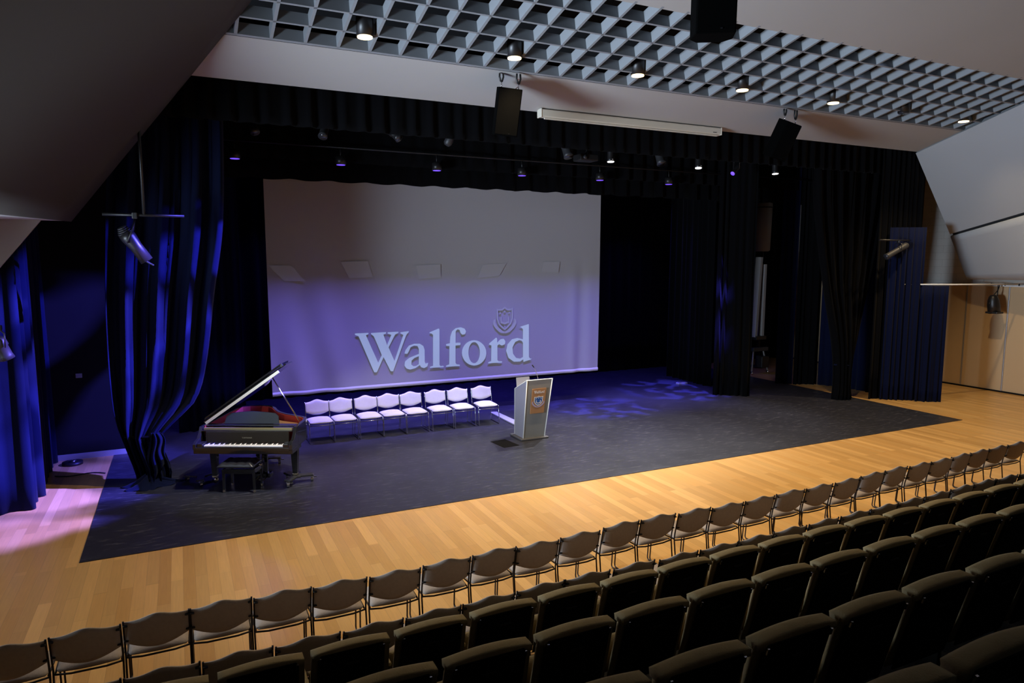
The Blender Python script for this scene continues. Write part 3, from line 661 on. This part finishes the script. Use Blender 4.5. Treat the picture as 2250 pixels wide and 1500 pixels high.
b = MB().box((.78, .50, .38), (.05, .05, .56), bev=.005); b.box((.90, .50, .38), (.05, .05, .56), bev=.005); b.box((.84, .50, .13), (.28, .14, .07), bev=.008)
ly = b.build('pedal_lyre', M['gloss'], piano)
for k in (-.07, 0, .07): MB().box((.84+k, .40, .09), (.026, .13, .012), bev=.004).build('pedal', M['brass'], ly)
# dollies under the legs
def dolly(label, x, y, rz):
    t = thing('piano_dolly', label, 'dolly', ploc(x, y, .008), PA+rz, 'wheeled dollies under the piano legs')
    b = MB()
    for k in range(3):
        a = k*2*PI/3; b.box((.13*math.cos(a), .13*math.sin(a), .11), (.28, .12, .03), rot=RZ(a), bev=.006)
    b.box((0, 0, .105), (.15, .15, .03), bev=.006); b.build('frame', M['lampgrey'], t)
    for k in range(3):
        a = k*2*PI/3; cx, cy = .25*math.cos(a), .25*math.sin(a)
        MB().tube([(cx-.02, cy, .046), (cx+.02, cy, .046)], .045, 14).box((cx, cy, .09), (.06, .08, .035), bev=.006).box((cx+.05, cy, .07), (.05, .03, .02), bev=.004).build('caster', M['chrome'], t, smooth=False)
    return t
d1 = dolly('wheeled dolly with chrome casters under the right front piano leg', 1.37, .50, .35)
dup(d1, ploc(-.16, .48, .008), PA+.9, 'wheeled dolly in blue light beside the left front piano leg')
dup(d1, ploc(.50, 1.50, .008), PA+.2, 'wheeled dolly in the shade under the rear piano leg')

# piano bench
bn = thing('piano_bench', 'black tufted leather piano bench with brass feet', 'bench', ploc(.40, .0, .008), PA)
for x in (.02, .49):
    for y in (.0, .31):
        lg = MB().prism([(-.022, .37), (.022, .37), (.015, .045), (-.015, .045)], lambda a, z: (x+a, y-.018, z), lambda a, z: (x+a, y+.018, z)).build('leg', M['gloss'], bn, bevel=.003)
        MB().box((x, y, .028), (.036, .036, .045), bev=.006).build('foot', M['brass'], lg)
b = MB()
for x in (.02, .49): b.box((x, .155, .335), (.03, .33, .07), bev=.003)
for y in (0, .31): b.box((.255, y, .335), (.48, .03, .07), bev=.003)
b.build('apron', M['gloss'], bn)
b = MB()
for x in (.15, .36):
    for y in (.06, .25): b.tube([(x-.06, y, .37), (x+.06, y, .41)], .006, 6).tube([(x+.06, y, .37), (x-.06, y, .41)], .006, 6)
b.build('scissor_mechanism', M['lampgrey'], bn)
def cush(u, v, top):
    e = min(1, 9*min(u, 1-u, v*1.2, (1-v)*1.2)); tu = abs(math.sin(PI*4*u)*math.sin(PI*3*v))**.5
    return (-.06+.56*u, -.05+.37*v, .405+(.02+.055*e*(.75+.25*tu) if top else 0))
MB().pad(lambda u, v: cush(u, v, 1), lambda u, v: cush(u, v, 0), 32, 20).build('cushion', M['leather'], bn, smooth=True)
for x in (.545,): MB().tube([(.505, .155, .40), (.56, .155, .40)], .018, 12).build('height_knob', M['brass'], bn, smooth=True)

# ------------------------------------------------------------------ lectern
lec = thing('lectern', 'silver lectern with a slanted front and a copper crest plaque', 'lectern', (6.28, 12.2, .008))
LX0, LX1 = -.27, .27
MB().box((0, .0, .018), (.62, .54, .035), bev=.012).build('base', M['base'], lec)
def pf(x, s_, off):            # front panel: s_ runs up the slanted front, off stands proud of it
    return (x, -.20-.24*s_-off*.98, .035+1.215*s_-off*.19)
MB().prism([(-.235, 0), (.235, 0), (.275, 1), (-.275, 1)], lambda x, s_: pf(x, s_, 0), lambda x, s_: pf(x, s_, -.018)).build('front_panel', M['frost'], lec)
b = MB()
b.tube([pf(-.24, 0, .004), pf(-.28, 1, .004)], .010, 6).tube([pf(.24, 0, .004), pf(.28, 1, .004)], .010, 6).tube([pf(-.28, 1, .004), pf(.28, 1, .004)], .010, 6)
e_ = b.build('edge_trim', M['edge'], lec, smooth=True); e_['label'] = 'white edge trim of the front'
for sx in (-1, 1):
    pl = [(-.20, .035), (.20, .035), (.12, 1.0), (-.44, 1.25)]
    MB().prism(pl, lambda y, z: (sx*(.235+.04*(z/1.25)), y, z), lambda y, z: (sx*(.222+.04*(z/1.25)), y, z)).build('side_panel', M['lect'], lec)
    MB().tube([(sx*.235, .20, .04), (sx*.27, .12, 1.0), (sx*.277, -.44, 1.255)], .007, 6).build('side_trim', M['edge'], lec, smooth=True)
MB().prism([(-.255, -.42), (.255, -.42), (.255, .12), (-.255, .12)], lambda x, y: (x, y, 1.235-(y+.42)*.46), lambda x, y: (x, y, 1.215-(y+.42)*.46)).build('desk_top', M['lect'], lec)
pq = MB().prism([(-.155, .43), (.155, .43), (.155, .855), (-.155, .855)], lambda x, s_: pf(x, s_, .03), lambda x, s_: pf(x, s_, .012)).build('plaque', M['copper'], lec, bevel=.003)
pq['label'] = 'copper plaque with a lettered name and crest'
MB().box(pf(0, .62, .006), (.26, .02, .40), rot=RX(.195)).build('plaque_backing', M['base'], lec)
WX = [p for c, P in WORD for q in P for p in q]; wx0 = min(p[0] for p in WX); wx1 = max(p[0] for p in WX); wz0 = min(p[1] for p in WX)
k_ = .235/(wx1-wx0)
for ch, polys in WORD:
    flat_poly('lettering', [[((x-wx0)*k_-.1175, (z-wz0)*k_*1.15) for x, z in P] for P in polys], M['white'], pq, lambda x, z, d: pf(x, .775+z/1.24, .033+d), .002)
cp = crest_polys(.27, .25)
def cf(off): return lambda x, z, d: pf(x, .635+z/1.24, off+d)
fld = flat_poly('crest_field', cp['field'], M['blue'], pq, cf(.033), .002)
flat_poly('crest_border', cp['border'], M['white'], fld, cf(.034), .002)
flat_poly('crest_book', cp['book'], M['white'], fld, cf(.036), .002)
for q in cp['stars']: flat_poly('crest_star', q, M['white'], fld, cf(.036), .002)
for q in cp['ribbon']: flat_poly('crest_ribbon', q, M['ribbon'], fld, cf(.034), .002)
mic = thing('gooseneck_microphone', 'thin gooseneck microphone rising from the lectern top', 'microphone', (6.43, 12.12, 1.07))
MB().tube([(0, 0, -.02), (0, 0, .14), (-.02, 0, .22), (-.07, -.02, .32), (-.12, -.03, .39)], .005, 6).build('neck', M['chrome'], mic, smooth=True)
MB().tube([(-.11, -.03, .38), (-.155, -.05, .43)], .012, 10).build('capsule', M['blackplastic'], mic, smooth=True)
lp = thing('laptop', 'pale laptop screen standing open on the lectern desk', 'laptop', (6.12, 12.26, 1.03))
MB().box((.08, -.10, .012), (.30, .22, .016), rot=RX(-.43), bev=.003).build('keyboard_deck', M['greybox'], lp)
MB().box((.08, .07, .09), (.30, .012, .20), rot=RX(-.15), bev=.003).build('display', M['greybox'], lp)
tag(MB().prism([(6.42, 14.50), (6.40, 13.5), (6.40, 12.75), (6.56, 12.75), (6.60, 13.5), (6.58, 14.46)], lambda x, y: (x, y, .008), lambda x, y: (x, y, .045)).build('cable_ramp', M['greybox'], bevel=.01), 'pale grey cable ramp on the stage floor left of the lectern', 'cable cover')
tag(MB().box((5.60, 11.93, .011), (.34, .52, .004), rot=RZ(.12)).build('floor_trap', M['black']), 'small dark square trap cover in the stage mat beside the lectern', 'floor cover')

# ------------------------------------------------------------------ hung from the hall ceiling
G_D = 'cylindrical downlights in the ceiling grille'
def downlight(x, lit, label):
    t = thing('downlight', label, 'light', (x, 9.93, 6.66), 0, G_D)
    MB().tube([(0, 0, .02), (0, 0, .42)], .12, 24).build('cylinder_body', M['lampblack'], t, smooth=True)
    MB().tube([(0, 0, .0), (0, 0, .018)], .106, 24).build('lamp', M['glow_warm'] if lit else M['glass'], t, smooth=True)
    return t
for i, (x, lit) in enumerate([(2.51, 1), (4.83, 1), (7.14, 1), (9.47, 1), (11.85, 1), (13.98, 0), (16.03, 1)]):
    downlight(x, lit, 'unlit black downlight, the only dark one in the grille' if not lit else 'lit black downlight in the ceiling grille, %s from the left' % ORD[i])
def speaker(label, c, rot, top, hang, sc=1):
    t = thing('loudspeaker', label, 'speaker', c, 0, 'black loudspeakers hung from the ceiling')
    Rm = rot
    MB().prism([(-.19, -.14), (.19, -.14), (.21, .10), (.13, .22), (-.13, .22), (-.21, .10)], lambda x, y: Rm @ Vector((x*sc, y*sc, -.37*sc)), lambda x, y: Rm @ Vector((x*sc, y*sc, .37*sc))).build('cabinet', M['speaker'], t, bevel=.012)
    MB().box(Rm @ Vector((0, -.146*sc, 0)), (.36*sc, .012, .70*sc), rot=Rm, bev=.004).build('grille', M['speaker'], t)
    MB().box(Rm @ Vector((.05*sc, -.156*sc, -.33*sc)), (.02, .006, .012), rot=Rm).build('badge', M['chrome'], t)
    for sx in (-1, 1):
        a = Rm @ Vector((.14*sx*sc, .02, .37*sc)); tz = top
        MB().tube([(a.x-.03, a.y, tz), (a.x-.035, a.y, a.z+.16), (a.x-.012, a.y, a.z+.09), (a.x+.012, a.y, a.z+.09), (a.x+.035, a.y, a.z+.16), (a.x+.03, a.y, tz)], .016, 8).build('sling', M['cable'], t, smooth=True)
        MB().tube([(a.x, a.y, a.z-.02), (a.x, a.y, a.z+.10)], .007, 6).build('shackle', M['chrome'], t, smooth=True)
    if hang: MB().tube([(.2, .02, top-.05), (.26, .02, .55), (.2, .02, .42), (.1, .05, .34)], .006, 6).build('signal_cable', M['red'], t, smooth=True)
    return t
speaker('black loudspeaker hung left of the screen casing', (4.97, 10.48, 5.98), RZ(-.35) @ RX(.22) @ RY(.10), .59, True)
speaker('black loudspeaker hung right of the screen casing', (11.12, 10.5, 5.99), RZ(-.15) @ RX(.38) @ RY(.22), .58, False)
speaker('black loudspeaker cropped by the top edge of the photo', (4.80, 5.45, 6.12), RZ(-.55) @ RX(.05) @ RY(.0), 1.6, False, 1.0)
case = thing('screen_casing', 'long ivory roller screen casing fixed at the stage edge', 'casing', (8.24, 11.50, 6.24))
MB().box((0, 0, .012), (4.24, .15, .14), bev=.02).build('housing', M['ivory'], case)
MB().box((0, -.02, -.075), (4.10, .035, .028), bev=.006).build('bottom_bar', M['ivory'], case)
for sx in (-1, 1): MB().box((2.13*sx, 0, .012), (.03, .16, .155), bev=.01).build('end_cap', M['ivory'], case)
MB().box((1.95, -.077, -.02), (.09, .003, .012)).build('badge', M['blackplastic'], case)

# ------------------------------------------------------------------ lantern bars over the stage
def bar(label, p0, p1, r=.024): return tag(MB().tube([p0, p1], r, 10).build('lighting_bar', M['lampblack'], smooth=True), label, 'bar')
bar('black lighting bar carrying the front lanterns over the stage', (-3.4, 13.0, 6.22), (19.9, 13.0, 6.22))
bar('thin black bar carrying the small blue lights above the screen', (-3.4, 14.02, 5.78), (19.9, 14.02, 5.78), .018)
def lantern(label, x, dirv, lens, group='stage lanterns on the front bar', y=13.0, z=6.22, ln=.42, m='lampblack', drop=.27, rad=.085):
    t = thing('stage_lantern', label, 'stage light', (x, y, z), 0, group)
    d = Vector(dirv).normalized(); c = Vector((0, 0, -drop)); a = c-d*ln*.45; b_ = c+d*ln*.55
    MB().tube([a, a+d*.04, a+d*.12, c, b_-d*.05, b_], rad, 16, radii=[rad*.55, rad*.95, rad, rad*.85, rad*.9, rad]).build('lantern_body', M[m], t, smooth=True)
    MB().tube([b_-d*.012, b_+d*.004], rad*.88, 16).build('lens', M[lens], t, smooth=True)
    s_ = (d.cross(Vector((0, 0, 1))) if abs(d.z) < .98 else Vector((1, 0, 0))).normalized()*(rad+.02)
    MB().tube([c+s_, c+s_+Vector((0, 0, drop*.7)), Vector((0, 0, -.03)), c-s_+Vector((0, 0, drop*.7)), c-s_], .009, 6).build('yoke', M['lampblack'], t, smooth=True)
    MB().box((0, 0, -.01), (.05, .07, .07), bev=.01).build('clamp', M['lampblack'], t)
    return t
lantern('small lantern with a white glint at the left end of the front bar', 1.27, (.2, -.6, -1), 'glass')
lantern('grey lantern hanging left of centre on the front bar', 2.52, (-.4, -.7, -1), 'glass', m='lampgrey')
lantern('small lantern with a bright slit on the front bar', 3.79, (.6, -.8, -.8), 'glass', ln=.3)
lantern('worn silver lantern tilted away on the front bar', 4.93, (.5, -.5, 1.1), 'glass', m='lampgrey', ln=.36)
lantern('dark bulky lantern below the left end of the ivory casing', 7.54, (.05, -.5, -1), 'glass', m='lampgrey', rad=.11)
lantern('lit white lantern nearest the middle of the stage', 8.67, (-.05, -.12, -1), 'glow_white')
lantern('dark bulky lantern between two lit white lanterns', 9.99, (-.05, -.5, -1), 'glass', m='lampgrey', rad=.11)
lantern('lit white lantern left of the right hung loudspeaker', 11.13, (-.12, -.16, -1), 'glow_white')
lantern('small lantern shining blue beside the right hung loudspeaker', 12.31, (-1, -.2, -.8), 'glow_blue', drop=.45, ln=.34, rad=.06)
lantern('lit white lantern below the right hung loudspeaker', 13.57, (-.05, -.12, -1), 'glow_white')
pj = thing('projector', 'black projector hanging under the front bar over the stage', 'projector', (8.25, 13.35, 5.82))
MB().box((0, 0, 0), (.46, .34, .14), bev=.02).build('projector_body', M['blackplastic'], pj)
MB().tube([(-.12, -.17, 0), (-.12, -.20, 0)], .05, 14).build('lens', M['glass'], pj, smooth=True)
MB().tube([(0, 0, .07), (0, -.1, .34), (0, -.35, .40)], .02, 8).build('mount', M['lampgrey'], pj, smooth=True)
for i, x in enumerate((1.05, 3.0, 5.0, 7.0, 9.05, 11.07)):
    t = thing('blue_wash_light', 'small blue wash light above the screen, %s from the left' % ORD[i], 'stage light', (x, 14.0, 5.44), 0, 'row of blue wash lights above the screen')
    MB().tube([(0, 0, .006), (0, 0, .16)], .10, 18).build('housing', M['lampblack'], t, smooth=True)
    MB().tube([(0, 0, .0), (0, 0, .005)], .084, 18).build('lens', M['glow_blue'], t, smooth=True)
    MB().tube([(0, 0, .16), (0, .02, .34)], .012, 6).build('bracket', M['lampblack'], t, smooth=True)

# profile spotlight on the left boom
t = thing('profile_spotlight', 'long profile spotlight catching blue light in front of the tied drape', 'stage light', (-.55, 11.3, 3.9))
MB().tube([(-.10, 0, .06), (-.06, 0, 0), (.02, .02, -.12), (.15, .04, -.33)], .085, 16, radii=[.10, .105, .085, .088]).build('barrel', M['lampblack'], t, smooth=True)
b = MB()
for k in range(4): b.tube([(-.10-.012*k, -.0, .065+.022*k), (-.106-.012*k, -.003, .077+.022*k)], .10-.012*k, 14)
b.build('cooling_fins', M['lampgrey'], t)
MB().box((.155, .04, -.345), (.19, .15, .02), rot=RY(.55), bev=.006).build('filter_frame', M['lampgrey'], t)
MB().tube([(-.08, -.10, -.08), (0, -.10, .12), (.03, 0, .27), (0, .10, .12), (-.08, .12, -.08)], .012, 6).build('yoke', M['lampblack'], t, smooth=True)
MB().box((.03, 0, .31), (.07, .09, .09), bev=.012).build('clamp', M['lampgrey'], t)
bm_ = thing('lighting_boom', 'dark cross bar and drop pipe above the profile spotlight at left', 'bar', (-.5, 11.3, 4.22))
MB().tube([(-.42, 0, 0), (.62, 0, 0)], .022, 8).build('cross_bar', M['lampblack'], bm_, smooth=True)
MB().tube([(.10, 0, 0), (.10, 0, 2.10)], .022, 8).build('drop_pipe', M['lampblack'], bm_, smooth=True)
lantern('small grey green lantern at the left edge of the photo', -2.05, (.3, .2, -1), 'glass', None, 10.5, 2.75, .3, 'lampgrey', .25, .09)
# right wing
lantern('long dark profile spotlight aimed left in the right wing', 16.1, (-1, .1, -.45), 'glass', None, 11.35, 4.05, .75, 'lampgrey', .22, .08)
bar('short dark bar above the spotlight in the right wing', (15.4, 11.35, 4.07), (16.5, 11.35, 4.07), .02)
# spotlight by the right wall
t = thing('wall_spotlight', 'black spotlight hanging in front of the tan wall at right', 'stage light', (19.62, 11.0, 2.42), 0)
MB().tube([(-.02, 0, .24), (-.02, 0, .20), (0, 0, .1), (.02, 0, -.02), (.05, -.02, -.24)], .13, 16, radii=[.06, .10, .135, .15, .15]).build('lantern_body', M['lampblack'], t, smooth=True)
MB().box((.05, -.02, -.23), (.30, .30, .05), bev=.01).build('filter_frame', M['lampblack'], t)
MB().tube([(-.18, 0, .02), (.20, 0, .02)], .022, 8).build('pivot', M['lampblack'], t, smooth=True)
MB().tube([(.16, 0, .02), (.16, 0, .50)], .014, 6).build('yoke', M['lampgrey'], t, smooth=True)
MB().tube([(0, 0, .24), (.08, 0, .30), (.18, 0, .38), (.24, 0, .52)], .012, 6).build('power_cable', M['cable'], t, smooth=True)
t = thing('cable_tray', 'grey cable tray with clips running along the wall under the side panel', 'tray', (19.75, 8.0, 3.02))
MB().box((0, 0, .03), (.34, 6.6, .14), bev=.05).build('tray_body', M['duct'], t)
for k in range(8): MB().box((-.1, 3.1-.34*k, -.06), (.02, .03, .08)).build('clip', M['blackplastic'], t)

# ------------------------------------------------------------------ things standing in the wings
t = thing('rolled_screen', 'tall pale roll strapped upright in the right wing gap', 'roll', (17.30, 17.0, 3.86))
MB().tube([(.06, 0, -3.84), (.06, 0, -3.80)], .22, 16).tube([(.06, 0, -3.8), (.04, 0, 0)], .05, 10).build('stand', M['blackplastic'], t, smooth=True)
MB().tube([(0, 0, 0), (0, 0, .04), (.02, 0, 1.80)], .29, 22, radii=[.22, .27, .29]).build('fabric_roll', M['column'], t, smooth=True)
MB().tube([(.0, 0, 1.40), (.0, 0, 1.43)], .293, 22).build('strap', M['black'], t, smooth=True)
t = thing('folded_lift', 'tall pale folded access lift standing in the right wing gap', 'lift', (16.45, 16.1, 0))
MB().box((-.18, 0, 2.42), (.10, .22, 2.5), rot=RY(.04), bev=.01).box((.05, 0, 2.3), (.10, .22, 2.3), bev=.01).build('mast', M['column'], t)
MB().box((-.05, 0, 1.15), (.42, .30, .12), bev=.01).build('collar', M['blackplastic'], t)
MB().box((.0, -.05, .78), (.62, .12, .12), bev=.01).build('cross_member', M['lampgrey'], t)
for x in (-.30, .28):
    MB().tube([(x*.7, 0, .74), (x*1.15, -.1, .09)], .025, 8).build('outrigger', M['column'], t, smooth=True)
    MB().tube([(x*1.15-.02, -.1, .05), (x*1.15+.02, -.1, .05)], .05, 12).build('wheel', M['chrome'], t, smooth=True)
MB().box((.12, -.05, .38), (.30, .3, .36), bev=.02).build('motor_box', M['blackplastic'], t)
tag(MB().box((-1.70, 14.345, 1.52), (.10, .02, .08), bev=.006).build('wall_socket', M['greybox']), 'small pale wall socket on the black wall at left', 'socket')
tag(MB().box((13.0, 15.6, .03), (.34, .12, .05), bev=.01).build('batten_end', M['greybox']), 'small pale batten lying at the foot of the black leg drape', 'batten')
fl = thing('cable_reel', 'small black cable reel lying on boards by the left wall', 'cable reel', (-1.85, 14.0, 0))
MB().tube([(0, 0, 0), (0, 0, .05)], .16, 20).build('reel', M['blackplastic'], fl, smooth=True)
MB().tube([(0, 0, .05), (0, 0, .075)], .06, 16).build('hub', M['chrome'], fl, smooth=True)
pts = [(-2.02, 13.3, .012)]+[(-2.0+.09*k, 13.3-.07*math.sin(k*.8)-.02*k, .012) for k in range(1, 9)]
tag(MB().tube(pts, .009, 6).build('loose_cable', M['cable'], smooth=True), 'thin black cable lying on the boards at the left wing', 'cable')
